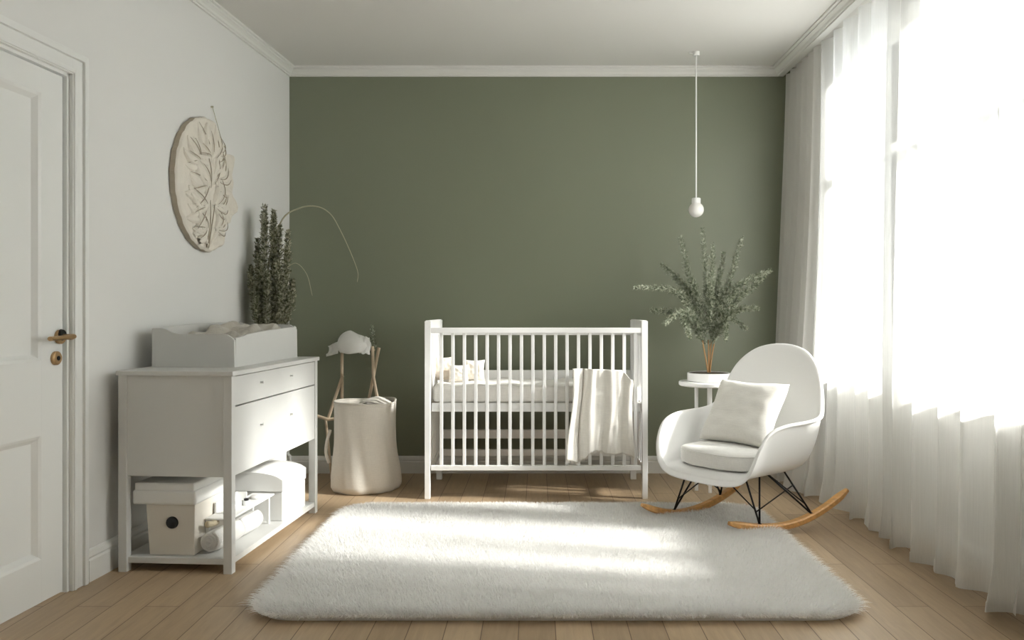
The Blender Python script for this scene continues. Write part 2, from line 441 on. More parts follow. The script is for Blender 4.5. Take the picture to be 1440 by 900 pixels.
# ------------------------------------------------------------------ rug
rug = thing('rug', 'large white shaggy faux fur rug lying on the oak floor', 'rug', loc=(.07, 3.645, 0))
hx, hyy, rc = 1.10, .80, .16
def rr_sd(x, y):
    qx = np.abs(x) - hx + rc; qy = np.abs(y) - hyy + rc
    return np.hypot(np.maximum(qx, 0), np.maximum(qy, 0)) + np.minimum(np.maximum(qx, qy), 0) - rc
poly = []
for cx, cy, a0 in ((hx - rc, hyy - rc, 0), (-hx + rc, hyy - rc, 90), (-hx + rc, -hyy + rc, 180), (hx - rc, -hyy + rc, 270)):
    for k in range(9):
        a = R(a0 + k * 11.25); poly.append(((cx + rc * math.cos(a)), (cy + rc * math.sin(a))))
bm = BM(); prism(bm, [(x * .985, y * .98) for x, y in poly], 'z', .001, .014); obj('backing', bm, M['rugbase'], rug)
NB = 190000
px = rng.uniform(-hx, hx, NB * 2); py = rng.uniform(-hyy, hyy, NB * 2)
sd = rr_sd(px, py); k = sd < -.004
px, py, sd = px[k][:NB], py[k][:NB], sd[k][:NB]
n = len(px)
edge = np.exp(sd / .05)                         # 1 at the border
gx = rr_sd(px + .002, py) - rr_sd(px - .002, py); gy = rr_sd(px, py + .002) - rr_sd(px, py - .002)
gl = np.hypot(gx, gy) + 1e-6; gx /= gl; gy /= gl
ang = 1.2 * np.sin(px * 2.1 + 1.3 * np.sin(py * 2.3)) + 1.0 * np.cos(py * 3.7 + px * 1.1) - 1.6 + rng.normal(0, 1.1, n)
lean = .25 + .25 * rng.random(n)
dx = np.cos(ang) * lean * (1 - edge) + gx * edge * 1.15; dy = np.sin(ang) * lean * (1 - edge) + gy * edge * 1.15
dx += rng.normal(0, .12, n); dy += rng.normal(0, .12, n)
Lh = (.036 + .014 * rng.random(n)) * (1 + .04 * np.sin(px * 17 + np.sin(py * 13) * 2) * np.sin(py * 19))
fa = rng.uniform(0, PI, n); wd = .0016 + .0012 * rng.random(n)
sx, sy = np.cos(fa) * wd, np.sin(fa) * wd
lev = [0, .4, .75, 1]
V = np.zeros((n, 7, 3), np.float32)
for i, t in enumerate(lev):
    q = t ** 1.7
    cx = px + dx * Lh * q; cy = py + dy * Lh * q
    cz = .012 + Lh * (t - .28 * t * t * np.hypot(dx, dy) * (1 + 1.0 * edge))
    cz = np.maximum(cz, .004)
    if i < 3:
        wt = (1, .85, .5)[i]
        V[:, 2 * i] = np.stack([cx - sx * wt, cy - sy * wt, cz], 1); V[:, 2 * i + 1] = np.stack([cx + sx * wt, cy + sy * wt, cz], 1)
    else: V[:, 6] = np.stack([cx, cy, cz], 1)
base = (np.arange(n) * 7)[:, None]
loops = np.concatenate([base + [0, 1, 3, 2], base + [2, 3, 5, 4], base + [4, 5, 6]], 1).astype(np.int32).ravel()
me = bpy.data.meshes.new('pile'); me.vertices.add(n * 7); me.vertices.foreach_set('co', V.ravel())
me.loops.add(len(loops)); me.loops.foreach_set('vertex_index', loops)
st = (np.arange(n) * 11)[:, None] + [0, 4, 8]
me.polygons.add(n * 3); me.polygons.foreach_set('loop_start', st.astype(np.int32).ravel())
me.update(calc_edges=True); me.materials.append(M['fur'])
me.polygons.foreach_set('use_smooth', np.ones(n * 3, bool))
o = bpy.data.objects.new('pile', me); link(o, rug); o['kind'] = 'stuff'

# ------------------------------------------------------------------ changing dresser
DRS = (-1.254, 3.36, 0)
dr = thing('changing_dresser', 'white changing dresser with two drawers and an open bottom shelf beside the door wall', 'dresser', loc=DRS, rz=WALL_A)
W, L = .485, 1.045; LT = .036; TOPZ = .835; BOT = .398
def leg(x, y):
    obj('leg', box(BM(), x, x + LT, y, y + LT, 0, TOPZ - .02, .002), M['furn'], dr)
leg(-LT, 0); leg(-W, 0); leg(-LT, L - LT); leg(-W, L - LT)
obj('top', box(BM(), -W - .006, .008, -.008, L + .01, TOPZ - .02, TOPZ, .003), M['furn'], dr)
bm = BM()
box(bm, -W + LT, -LT, .006, .022, BOT, TOPZ - .02); box(bm, -W + LT, -LT, L - .022, L - .006, BOT, TOPZ - .02)
box(bm, -W + .004, -W + .02, LT, L - LT, BOT, TOPZ - .02); box(bm, -W + .02, -.03, .022, L - .022, BOT, BOT + .014)
box(bm, -W + .02, -.03, .022, L - .022, .66, .672); obj('cabinet_body', bm, M['furn'], dr)
def drawer(z0, z1):
    bm = BM(); box(bm, -.022, -.003, LT + .002, L - LT - .002, z0, z1, .0015)
    box(bm, -W + .05, -.022, LT + .02, LT + .032, z0 + .02, z1 - .03); box(bm, -W + .05, -.022, L - LT - .032, L - LT - .02, z0 + .02, z1 - .03)
    box(bm, -W + .05, -.022, LT + .032, L - LT - .032, z0 + .015, z0 + .022); box(bm, -W + .04, -W + .052, LT + .02, L - LT - .02, z0 + .02, z1 - .03)
    d = obj('drawer', bm, M['furn'], dr)
    for yy in (.30, .66):
        k = BM(); zz = z0 + (z1 - z0) * .62
        tube(k, [(-.004, yy, zz), (.004, yy, zz), (.009, yy, zz), (.012, yy, zz)], [.003, .003, .0065, .005], 12)
        obj('knob', k, M['furn'], d, True)
drawer(.690, TOPZ - .024); drawer(BOT + .002, .684)
bm = BM(); box(bm, -W + .006, -.006, .012, L - .012, .035, .06, .002)
obj('bottom_shelf', bm, M['furn'], dr)

def dloc(x, y, z):      # point in the dresser frame -> world
    c, s = math.cos(WALL_A), math.sin(WALL_A)
    return (DRS[0] + x * c - y * s, DRS[1] + x * s + y * c, z)

# changing tray on top
TY0, TY1 = .216, .976
tr = thing('changing_tray', 'white raised-edge changing tray standing on the dresser top', 'changing tray', loc=dloc(-.085, .216, TOPZ), rz=WALL_A)
TW, TL = .376, .76; th = .014
# end board near camera: S-curve from high wall side to low front
def endpoly(h_back, h_mid, h_front):
    p = [(-TW, 0), (0, 0), (-.002, h_front - .012)]
    p += [(-.012, h_front), (-.035, h_mid - .002), (-.055, h_mid), (-TW * .70, h_mid)]
    for k in range(1, 9):
        t = k / 8; p.append((-TW * .70 - .07 * t, h_mid + (h_back - h_mid) * sm(t)))
    p += [(-TW + .004, h_back), (-TW, h_back - .004)]
    return p
bm = BM(); prism(bm, endpoly(.172, .146, .130), 'y', 0, th, .0015); obj('end_board', bm, M['furn'], tr)
bm = BM(); prism(bm, endpoly(.190, .175, .160), 'y', TL - th, TL, .0015); obj('end_board', bm, M['furn'], tr)
bm = BM(); prism(bm, [(th, 0), (TL - th, 0), (TL - th, .160), (TL - .035, .168), (TL - .05, .160), (TL * .45, .152), (.13, .142), (.10, .134), (th, .128)], 'x', -th, 0, .0015); obj('front_board', bm, M['furn'], tr)
bm = BM(); prism(bm, [(th, 0), (TL - th, 0), (TL - th, .188), (TL * .5, .186), (th, .170)], 'x', -TW, -TW + th, .0015); obj('back_board', bm, M['furn'], tr)
obj('base_panel', box(BM(), -TW + th, -th, th, TL - th, .002, .014), M['furn'], tr)
# rumpled fleece mat in the tray
mt = None
def sheetmesh(name, nx, ny, fn, mat, parent, thick=.006, loc=None):
    vs = []; fs = []
    for j in range(ny + 1):
        for i in range(nx + 1): vs.append(fn(i / nx, j / ny))
    for j in range(ny):
        for i in range(nx):
            a = j * (nx + 1) + i; fs.append((a, a + 1, a + nx + 2, a + nx + 1))
    o = pymesh(name, vs, fs, mat, parent, True, loc)
    if thick:
        s = o.modifiers.new('thickness', 'SOLIDIFY'); s.thickness = thick; s.offset = 0
    return o
def fmat(u, v):
    x = -TW + .025 + (TW - .05) * u; y = .025 + (TL - .05) * v
    e = min(u, 1 - u) * (TW) ; e2 = min(v, 1 - v) * TL
    rim = sm(min(e, e2) / .06)
    h = .035 + rim * (.075 + .05 * sm(v * 1.4)) + .022 * rim * (fbm(x * 14, y * 9, 1) + .6 * fbm(x * 30, y * 22, 3)) + rim * .018 * math.sin(y * 26 + 3 * math.sin(x * 14))
    return (x, y, max(.02, h))
mt = thing('rumpled_fleece_mat', 'rumpled beige fleece mat lying inside the changing tray', 'mat', loc=dloc(-.085, .216, TOPZ), rz=WALL_A)
sheetmesh('fleece', 60, 100, fmat, M['pad'], mt, .012)

# lidded bin with black grip on the bottom shelf
SH = .0605
bn = thing('storage_bin', 'off-white tapered storage bin with round black grip and wide lid, on bottom shelf', 'storage bin', loc=dloc(0, 0, SH), rz=WALL_A)
bm = BM(); hexa(bm, [(-.375, .045, 0), (-.182, .045, 0), (-.182, .36, 0), (-.375, .36, 0), (-.388, .04, .215), (-.176, .04, .215), (-.176, .365, .215), (-.388, .365, .215)], .004)
obj('bin_body', bm, M['boxcard'], bn)
bm = BM(); tube(bm, [(-.274, .043, .138), (-.274, .034, .138)], [.026, .024], 32)
g = obj('grip', bm, M['black'], bn, 'auto')
bm = BM(); tube(bm, [(-.274, .034, .138), (-.274, .0335, .138)], [.019, .018], 32); obj('grip_disc', bm, M['black'], g, 'auto')
bm = BM(); box(bm, -.442, -.168, .028, .375, .213, .273, .012, 3); box(bm, -.436, -.178, .036, .36, .268, .303, .008, 3)
obj('lid', bm, M['boxwhite'], bn, 'auto')
# domed chest at the far end
ch = thing('storage_chest', 'white storage chest with domed lid at the far end of the bottom shelf', 'storage chest', loc=dloc(0, 0, SH), rz=WALL_A)
obj('chest_body', box(BM(), -.33, -.026, .615, .93, 0, .14, .004), M['boxwhite'], ch)
bm = BM(); pr2 = [(-.333, .142), (-.023, .142), (-.023, .200)]
for k in range(1, 12):
    t = k / 12; pr2.append((-.023 - .31 * t, .200 + .035 * math.sin(PI * t) ** .6 if 0 < t < 1 else .2))
pr2.append((-.333, .200)); prism(bm, pr2, 'y', .610, .935, .003); obj('chest_lid', bm, M['boxwhite'], ch)
# narrow riser shelf
ri = thing('riser_tray', 'narrow white riser tray standing over the rolled towels', 'tray', loc=dloc(0, 0, SH), rz=WALL_A)
obj('tray_top', box(BM(), -.172, -.062, .12, .605, .128, .137, .003), M['boxwhite'], ri)
obj('leg', box(BM(), -.172, -.150, .33, .345, 0, .128), M['boxwhite'], ri); obj('leg', box(BM(), -.172, -.150, .56, .575, 0, .128), M['boxwhite'], ri)
obj('leg', box(BM(), -.172, -.160, .13, .145, 0, .128), M['boxwhite'], ri); obj('leg', box(BM(), -.084, -.072, .56, .575, 0, .128), M['boxwhite'], ri)
# things on it
b1 = thing('open_tray_box', 'small open white box standing on the riser tray', 'box', loc=dloc(0, 0, SH + .1375), rz=WALL_A)
bm = BM(); box(bm, -.168, -.160, .20, .42, 0, .048); box(bm, -.118, -.112, .20, .42, 0, .02); box(bm, -.160, -.118, .20, .42, 0, .004); box(bm, -.160, -.118, .414, .42, .004, .048)
obj('box_shell', bm, M['boxwhite'], b1)
j1 = thing('glass_jar', 'tiny clear jar with dark lid on the riser tray', 'jar', loc=dloc(-.095, .36, SH + .1375), rz=0)
bm = BM(); lathe(bm, [(0, 0), (.013, 0), (.014, .003), (.014, .018), (.010, .022), (0, .022)], 20); obj('jar_body', bm, M['glassjar'], j1, True)
bm = BM(); lathe(bm, [(0, .0222), (.011, .0222), (.011, .031), (0, .031)], 20); obj('jar_lid', bm, M['blackmetal'], j1, 'auto')
cpd = thing('cotton_pads', 'flat round stack of white cotton pads on the riser tray', 'cotton pads', loc=dloc(-.105, .50, SH + .1375))
bm = BM(); lathe(bm, [(0, 0), (.028, 0), (.031, .003), (.031, .009), (.026, .013), (0, .012)], 28); obj('pad_stack', bm, M['towel'], cpd, True)
# rolled towels
def towel(loc, r, ln, rz, label, turns=3.2, seed=0):
    t = thing('rolled_towel', label, 'towel', loc=loc, rz=rz, group='rolled white towels on the bottom shelf')
    bm = BM(); N = 90; inner = []; rings = []
    for s in (0, 1):
        pass
    A = []
    for i in range(N + 1):
        q = i / N; a = q * turns * 2 * PI; rad = .006 + (r - .012) * q
        A.append((rad * math.cos(a), rad * math.sin(a)))
    K = 10; vs = []; fs = []
    for j in range(K + 1):
        y = ln * j / K; pinch = 1 - .12 * (abs(2 * j / K - 1) ** 4)
        for i, (x, z) in enumerate(A):
            w = 1 + .05 * fbm(x * 30 + seed, y * 20, z * 30)
            sp = .008 * (1 - i / N) * (1 if j == 0 else 0)
            vs.append((x * pinch * w, y - sp, r + z * pinch * w))
    for j in range(K):
        for i in range(N):
            a = j * (N + 1) + i; fs.append((a, a + 1, a + N + 2, a + N + 1))
    o = pymesh('towel_roll', vs, fs, M['towel'], t, True)
    s = o.modifiers.new('thickness', 'SOLIDIFY'); s.thickness = .010; s.offset = 0
    return t
towel(dloc(-.122, .055, SH + .003), .053, .20, WALL_A - .12, 'rolled white towel with spiral end, behind the front leg', seed=1)
towel(dloc(-.105, .275, SH + .003), .050, .18, WALL_A - .05, 'rolled white towel further in, under the middle of riser tray', seed=5)
fr = thing('beige_cloth_roll', 'small beige cloth roll perched on the nearest rolled towel', 'cloth roll', loc=dloc(-.135, .09, SH + .109), rz=WALL_A)
bm = BM(); tube(bm, crv([(-.012, -.01, .012), (0, .01, .010), (.012, .05, .008)], 8), [.012, .014, .014, .013, .012, .012, .012, .011, .008], 12); obj('cloth', bm, M['beige'], fr, True)

# ------------------------------------------------------------------ foliage
def frond(name, path, parent, leafmat, nleaf=360, l0=.020, l1=.008, w=.0032, start=.12, stem_r=.0022, tilt=.55, rad=1.0, stemmat=None, seed=0):
    rg = np.random.default_rng(seed + 100)
    P = crv(path, 40)
    bm = BM(); tube(bm, P, [stem_r * (1 - .75 * i / 40) for i in range(41)], 5)
    cum = len(P) - 1
    for k in range(nleaf):
        t = start + (1 - start) * (k + rg.random()) / nleaf
        f = t * cum; i = min(int(f), cum - 1); p = P[i].lerp(P[i + 1], f - i); d = (P[i + 1] - P[i]).normalized()
        a = Vector((0, 0, 1)) if abs(d.z) < .9 else Vector((1, 0, 0))
        s = d.cross(a).normalized(); u = s.cross(d)
        ph = rg.uniform(0, 2 * PI); out = s * math.cos(ph) + u * math.sin(ph)
        tt = (t - start) / (1 - start)
        env = sm(min(1, tt / .12 + .35)) * (1 - .5 * tt ** 3)
        ln = (l0 * env + l1 * .3) * rg.uniform(.7, 1.25)
        # leaflets stand off the stem on hair-thin side shoots
        off = rad * ln * rg.uniform(0, .9)
        dirv = (out * (1 - tilt) + d * tilt + Vector(rg.normal(0, .22, 3))).normalized()
        b0 = p + out * off * .8 + d * off * .3
        side = dirv.cross(out + Vector(rg.normal(0, .5, 3))).normalized() * w * rg.uniform(.7, 1.2)
        q = [bm.verts.new(b0), bm.verts.new(b0 + dirv * ln * .5 + side), bm.verts.new(b0 + dirv * ln), bm.verts.new(b0 + dirv * ln * .5 - side)]
        bm.faces.new(q)
    return obj(name, bm, leafmat, parent, False, recalc=False)

# tall bush behind the dresser
PLX, PLY = -1.556, 4.76
pl = thing('potted_bush', 'tall bushy plant in a white floor vase behind the dresser, by the corner', 'potted plant', loc=(PLX, PLY, 0))
bm = BM(); lathe(bm, [(0, 0), (.075, 0), (.082, .01), (.098, .30), (.100, .60), (.090, .80), (.084, .82), (.078, .82), (.084, .78), (.09, .60), (0, .60)], 40)
obj('vase', bm, M['ceramic'], pl, True)
tips = [(-.085, .02, 1.50), (-.05, .03, 1.66), (-.02, -.03, 1.69), (.012, .04, 1.67), (.035, -.02, 1.64), (.06, .02, 1.58), (.128, -.03, 1.545), (.10, .05, 1.46), (-.10, -.05, 1.34), (-.075, .0, 1.43), (.07, -.06, 1.38), (.14, .03, 1.26), (.0, .08, 1.48), (-.03, -.08, 1.40), (.04, .08, 1.32), (.125, -.02, 1.19), (-.11, .04, 1.22), (.10, -.08, 1.22), (-.05, -.10, 1.24), (.02, -.1, 1.3)]
for i, (x, y, z) in enumerate(tips):
    x = x * .9
    a = rng.uniform(0, 2 * PI); b = (.03 * math.cos(a), .03 * math.sin(a), .62)
    m1 = (b[0] * .5 + x * .55, b[1] * .5 + y * .55, .62 + (z - .62) * .45)
    frond('foliage_spike', [b, m1, (x * .93, y * .93, z - (z - .62) * .2), (x, y, z)], pl, M['leafL'], nleaf=900, l0=.025, w=.0034, start=.22, tilt=.5, rad=.7, seed=i)
bm = BM()
tube(bm, crv([(0.02, .0, .8), (-.01, .0, 1.3), (.06, .02, 1.60), (.16, .05, 1.685), (.26, .06, 1.695), (.34, .06, 1.65), (.40, .06, 1.55), (.46, .06, 1.42), (.50, .06, 1.31), (.497, .06, 1.25)], 60), [.0055 - .00006 * i for i in range(61)], 6)
lab = obj('arching_branch', bm, M['twig'], pl, True); lab['label'] = 'bare arching branch'
bm = BM(); tube(bm, crv([(.03, .0, .9), (.06, .02, 1.25), (.13, .04, 1.36), (.20, .05, 1.30), (.235, .05, 1.17)], 40), [.0035 - .00005 * i for i in range(41)], 5)
lab = obj('arching_branch', bm, M['twig'], pl, True); lab['label'] = 'thin short arching branch'

# side table and fern
TX, TYY, TZ = 1.045, 4.95, .655
st = thing('side_table', 'round white side table behind the rocking chair', 'side table', loc=(TX, TYY, 0))
bm = BM(); lathe(bm, [(0, TZ - .026), (.178, TZ - .026), (.184, TZ - .020), (.184, TZ - .005), (.180, TZ), (0, TZ)], 64); obj('table_top', bm, M['crib'], st, 'auto')
for (x, y) in ((-.085, -.03), (-.015, -.09), (.11, -.02), (.02, .11)):
    bm = BM(); tube(bm, [(x, y, .0), (x, y, TZ - .026)], .011, 14); obj('leg', bm, M['crib'], st, 'auto')
fp = thing('potted_fern', 'feathery grey-green fern in a shallow round white dish on the side table', 'potted plant', loc=(TX - .005, TYY, TZ))
bm = BM(); lathe(bm, [(0, 0), (.122, 0), (.128, .004), (.128, .050), (.124, .052), (.118, .050), (.118, .040), (0, .040)], 56); obj('dish', bm, M['ceramic'], fp, 'auto')
bm = BM(); lathe(bm, [(0, .052), (.02, .0535), (.08, .052), (.1175, .0505), (.1175, .041), (0, .041)], 40, wob=lambda a, z: 1); obj('soil', bm, M['soil'], fp, True)
def fpt(pxx, pyy, dy=0):
    Y = TYY + dy; return ((pxx - 755) * Y / F - TX + .005, dy, CAM_Z - (pyy - 435) * Y / F - TZ)
fr_tips = [((893, 404), (945, 408), -.05), ((916, 436), (950, 440), .05), ((930, 372), (955, 395), .04), ((957, 332), (968, 385), -.03), ((988, 322), (994, 400), 0), ((1003, 345), (1000, 410), -.08),
           ((1018, 355), (1008, 410), .06), ((1044, 334), (1024, 400), -.02), ((1084, 380), (1044, 398), -.06), ((1078, 386), (1048, 412), .06), ((1066, 434), (1040, 435), -.1), ((1050, 462), (1025, 445), .10), ((971, 476), (962, 448), -.1), ((1021, 478), (1018, 455), -.08), ((935, 455), (958, 440), -.12), ((1062, 405), (1032, 420), .1)]
for i, (tp, md, dy) in enumerate(fr_tips):
    side = 1 if tp[0] > 997 else -1
    k1 = fpt(996 + side * (2 + i % 3 * 3), 484, dy * .15)
    k2 = fpt(md[0] * .55 + 997 * .45, md[1] * .6 + 476 * .4 - 4, dy * .5)
    frond('frond', [k1, k2, fpt(*md, dy * .8), fpt(*tp, dy)], fp, M['leafR'], nleaf=900, l0=.029, w=.0027, start=.06, stem_r=.0026, tilt=.48, rad=.45, seed=40 + i)
# bare stems between dish and crown
for i in range(6):
    s = (-1, 1, -1, 1, 0, .5)[i]
    bm = BM(); tube(bm, crv([(s * .006, .004 * (i - 3), .05), (s * .02, .002 * i, .15), (s * .038, .003 * i, .25)], 10), .0038, 7); obj('stem', bm, M['stem'], fp, True)

# ------------------------------------------------------------------ pendant lamp
pd = thing('pendant_lamp', 'white globe pendant lamp on a thin white cord', 'pendant lamp', loc=(.996, 5.115, 0))
bm = BM(); lathe(bm, [(0, CEIL), (.022, CEIL), (.022, CEIL - .020), (.019, CEIL - .024), (0, CEIL - .024)], 24); tube(bm, [(-.02, 0, CEIL - .012), (-.045, 0, CEIL - .006)], .004, 8)
obj('ceiling_canopy', bm, M['ceramic'], pd, 'auto')
bm = BM(); tube(bm, [(0, 0, CEIL - .02), (0, 0, 1.775)], .005, 8); obj('cord', bm, M['ceramic'], pd, 'auto')
bm = BM(); lathe(bm, [(0, 1.786), (.024, 1.786), (.028, 1.782), (.028, 1.748), (0, 1.748)], 32); obj('socket', bm, M['ceramic'], pd, 'auto')
bm = BM(); lathe(bm, [(0, 1.755)] + [(.048 * math.sin(R(a)), 1.713 + .048 * math.cos(R(a))) for a in range(25, 180, 8)] + [(0, 1.665)], 40); obj('globe', bm, M['opal'], pd, True)

# ------------------------------------------------------------------ wall plaque
WY = 4.245
pq = thing('plaster_relief', 'round cream plaster relief of lilies with broken right edge on the white wall', 'wall plaque', loc=(wall_x(WY) , WY, 1.733), rz=WALL_A)
RD = .345
def edge_r(a):      # a measured from +y (towards the back wall) upwards
    c = math.cos(a)
    r = 1 + .006 * math.sin(a * 23) + .004 * math.sin(a * 41 + 1)
    if c > 0:
        k = sm(c * 1.5)
        r *= 1 - k * (.14 + .10 * math.sin(a * 7 + .6) + .055 * math.sin(a * 15 + 2)) 
    return RD * r
def inside(y, z, m=.97):
    return math.hypot(y, z) < edge_r(math.atan2(z, y)) * m
bm = BM(); n = 144
outer = [(edge_r(2 * PI * k / n) * math.cos(2 * PI * k / n), edge_r(2 * PI * k / n) * math.sin(2 * PI * k / n)) for k in range(n)]
prism(bm, outer, 'x', .004, .030); obj('back_board', bm, M['plasteredgeshade'], pq)
NR = 50; vs = []; fs = []
def relief(y, z):
    h = .012 + .004 * fbm(y * 18, z * 18, 2) + .003 * fbm(y * 50, z * 50, 5)
    return h
for j in range(NR + 1):
    for k in range(n):
        q = j / NR; y, z = outer[k][0] * q, outer[k][1] * q
        h = .028 + (relief(y, z) if j < NR else 0)
        vs.append((h, y, z))
for j in range(NR):
    for k in range(n):
        a = j * n + k; b = j * n + (k + 1) % n
        fs.append((a, b, b + n, a + n))
pymesh('plaster_face', vs, fs, M['plaster'], pq)
rs = random.Random(5)
PET = []
def addflower(c, sz, rot, npet, spread=.46, w=.17):
    for k in range(npet):
        a = rot + (k - (npet - 1) / 2) * spread + rs.uniform(-.06, .06)
        ln = sz * rs.uniform(.82, 1.08)
        PET.append((c, (c[0] + ln * math.cos(a), c[1] + ln * math.sin(a)), sz * w, .16 * (1 if math.cos(a) < 0 else -1) * rs.uniform(.5, 1.3)))
addflower((-.01, .13), .20, R(112), 6); addflower((-.03, -.02), .23, R(148), 6); addflower((.03, .05), .21, R(38), 5, .4)
addflower((-.05, -.13), .20, R(200), 5, .42); addflower((.03, -.10), .18, R(35), 5, .4); addflower((.06, .17), .12, R(60), 4)
addflower((.05, -.22), .13, R(40), 4); addflower((-.06, -.24), .13, R(165), 4); addflower((-.13, .10), .15, R(150), 4)
for c, t, w_, b in (((-.04, -.33), (.0, .20), .020, .10), ((-.03, -.33), (-.12, .02), .018, .2), ((-.03, -.33), (.10, .05), .018, -.2)): PET.append((c, t, w_, b))
def pcurve(c, t, b, q):
    B = Vector(c); T = Vector(t); d = T - B; n_ = Vector((-d.y, d.x))
    return B + d * q + n_ * b * math.sin(PI * q * .9), n_.normalized()
bm = BM(); bl = BM()
for pi_, (c, t, w_, b) in enumerate(PET):
    rows = []; nn = 14; lift = .018 + .006 * (pi_ % 3)
    ed = [[], []]
    for i in range(nn + 1):
        q = i / nn; cc_, nv_ = pcurve(c, t, b, q)
        ww = w_ * math.sin(PI * min(1, q * .9 + .08)) ** .8
        if not inside(cc_.x, cc_.y, .985): break
        row = []
        up = lift * (.3 + .7 * math.sin(PI * min(1, q + .05)))
        for e, hh in ((-1, -.3), (-.8, .75), (-.35, .8), (0, .45), (.35, .8), (.8, .75), (1, -.3)):
            p = cc_ + nv_ * e * ww; row.append(bm.verts.new((.040 + up * hh, p.x, p.y)))
        rows.append(row)
        for k_, e in ((0, -1.02), (1, 0)):
            p = cc_ + nv_ * e * ww; ed[k_].append((.043 + up * .85, p.x, p.y))
    for r0, r1 in zip(rows, rows[1:]):
        for k in range(6): bm.faces.new((r0[k], r0[k + 1], r1[k + 1], r1[k]))
    for k_, P in enumerate(ed[:1]):
        if w_ < .021 and pi_ > len(PET) - 4: continue
        lo = rs.randint(0, 3); hi = len(P) - rs.randint(0, 4)
        P = P[lo:hi] if k_ == 0 else P[lo + 2:hi - 2]
        if len(P) > 3: tube(bl, P, [(.0026 if k_ == 0 else .0022) * (.35 + .65 * math.sin(PI * i / (len(P) - 1))) for i in range(len(P))], 5)
obj('lily_relief', bm, M['plaster'], pq, True)
obj('carved_line', bl, M['plasterline'], pq, True)
bm = BM()
for d in (-.010, .008):
    tube(bm, crv([(.050, -.050 + d, -.325), (.054, -.035 + d, -.25), (.054, -.012 + d * 1.5, -.17), (.05, .01 + d * 3, -.08)], 14), [.0045 - .00018 * i for i in range(15)], 6)
obj('flower_stem', bm, M['plasterline'], pq, True)
bm = BM(); tube(bm, [(.008, .09, .43), (.016, .20, .24)], .0018, 6); tube(bm, [(0, .09, .43), (.012, .09, .43)], .005, 8); tube(bm, [(.0, .20, .24), (.022, .20, .24)], .005, 8)
obj('hanging_string', bm, M['twig'], pq)

# ------------------------------------------------------------------ wooden clothes stand, cap and sprig
SX, SY = -1.13, 5.27
ws = thing('wooden_stand', 'pale wooden branch-like stand behind the canvas basket', 'clothes stand', loc=(SX, SY, 0))
def sp(pxx, pyy, dy=0): Y = SY + dy; return ((pxx - 755) * Y / F - SX, dy, CAM_Z - (pyy - 435) * Y / F)
def stick(name, pts, r=.011, rs=None):
    bm = BM(); tube(bm, pts, rs or r, 10); obj(name, bm, M['palewood'], ws, 'auto')
p = sp(481, 500); stick('post', [(p[0], 0, 0), p, (p[0], 0, .90)], .010)
stick('brace', [sp(482, 528, -.022), sp(461, 590, -.022)], .010)
stick('arm', [sp(440, 583, -.035), sp(462, 590, -.035), sp(482, 587, -.035)], .010)
q = sp(458, 590, .0); e = sp(464, 645, 0); stick('leg', [q, e, (e[0] + .01, 0, 0)], .008)
a0 = sp(533, 489, 0); a1 = sp(525, 530, 0); a2 = sp(517, 570, 0); b0 = sp(524, 487, -.02); b1 = sp(525, 530, -.02); b2 = sp(533, 572, -.02)
stick('post', [a0, a1, a2, (a2[0] - .05, 0, 0)], .010); stick('post', [b0, b1, b2, (b2[0] + .05, -.0, 0)], .010)
g1 = sp(483, 489, .0); g2 = sp(527, 492, .0); stick('crossbar', [g1, g2], .008)
cp = thing('white_cloth_cap', 'rounded white cloth bonnet hung on top of the wooden stand', 'cap', loc=(SX, SY - .02, 0))
cx0, cz0 = (493 - 755) * 5.25 / F - SX, 1.09 - 49 * 5.25 / F
bm = BM(); vs = []; fs = []; nu, nv = 48, 28
for j in range(nv + 1):
    for i in range(nu):
        a = 2 * PI * i / nu; q = j / nv
        hh = math.cos(q * PI / 2 * 1.35); rr0 = math.sin(q * PI / 2 * 1.35)
        flare = 1
        wv = 1 + .05 * math.sin(a * 5 + 1) * q + .04 * fbm(math.cos(a) * 3, math.sin(a) * 3, q * 3)
        ax = .080 if math.cos(a) < 0 else .125
        vs.append((cx0 + ax * rr0 * flare * wv * math.cos(a), .085 * rr0 * flare * wv * math.sin(a), cz0 - .005 + .090 * hh - .006 * math.sin(a * 3) * q * q - (.022 * sm(math.cos(a)) * (1 - q) )))
for j in range(nv):
    for i in range(nu):
        a = j * nu + i; b = j * nu + (i + 1) % nu; fs.append((a, b, b + nu, a + nu))
o = pymesh('crown', vs, fs, M['cap'], cp); s = o.modifiers.new('t', 'SOLIDIFY'); s.thickness = .003
def flap(u, v):
    x0 = cx0 - .06 - .090 * u; z = cz0 + .025 - .040 * u - .085 * v * (1 - .2 * u) + .006 * math.sin(v * 9)
    return (x0 + .01 * math.sin(v * 5), -.02 + .05 * (u - .3) + .012 * math.sin(u * 9 + v * 4), z)
sheetmesh('side_flap', 16, 14, flap, M['cap'], cp, .003)
def brim(u, v):
    return (cx0 + .065 + .065 * u, -.055 + .02 * u + .007 * math.sin(v * 8 + u * 5), cz0 + .050 - .004 * u - .108 * v + .004 * math.sin(u * 12))
sheetmesh('brim', 12, 14, brim, M['cap'], cp, .003)
sg = thing('dried_sprig', 'small green sprig stuck upright in the top of the wooden stand', 'sprig', loc=(SX, SY, 0))
s0 = sp(526, 500, -.01); s1 = sp(523, 458, -.01)
frond('sprig_leaves', [s0, ((s0[0] + s1[0]) / 2 + .005, -.01, (s0[2] + s1[2]) / 2), s1], sg, M['leafR'], nleaf=150, l0=.013, w=.004, start=.2, stem_r=.002, tilt=.5, seed=3)

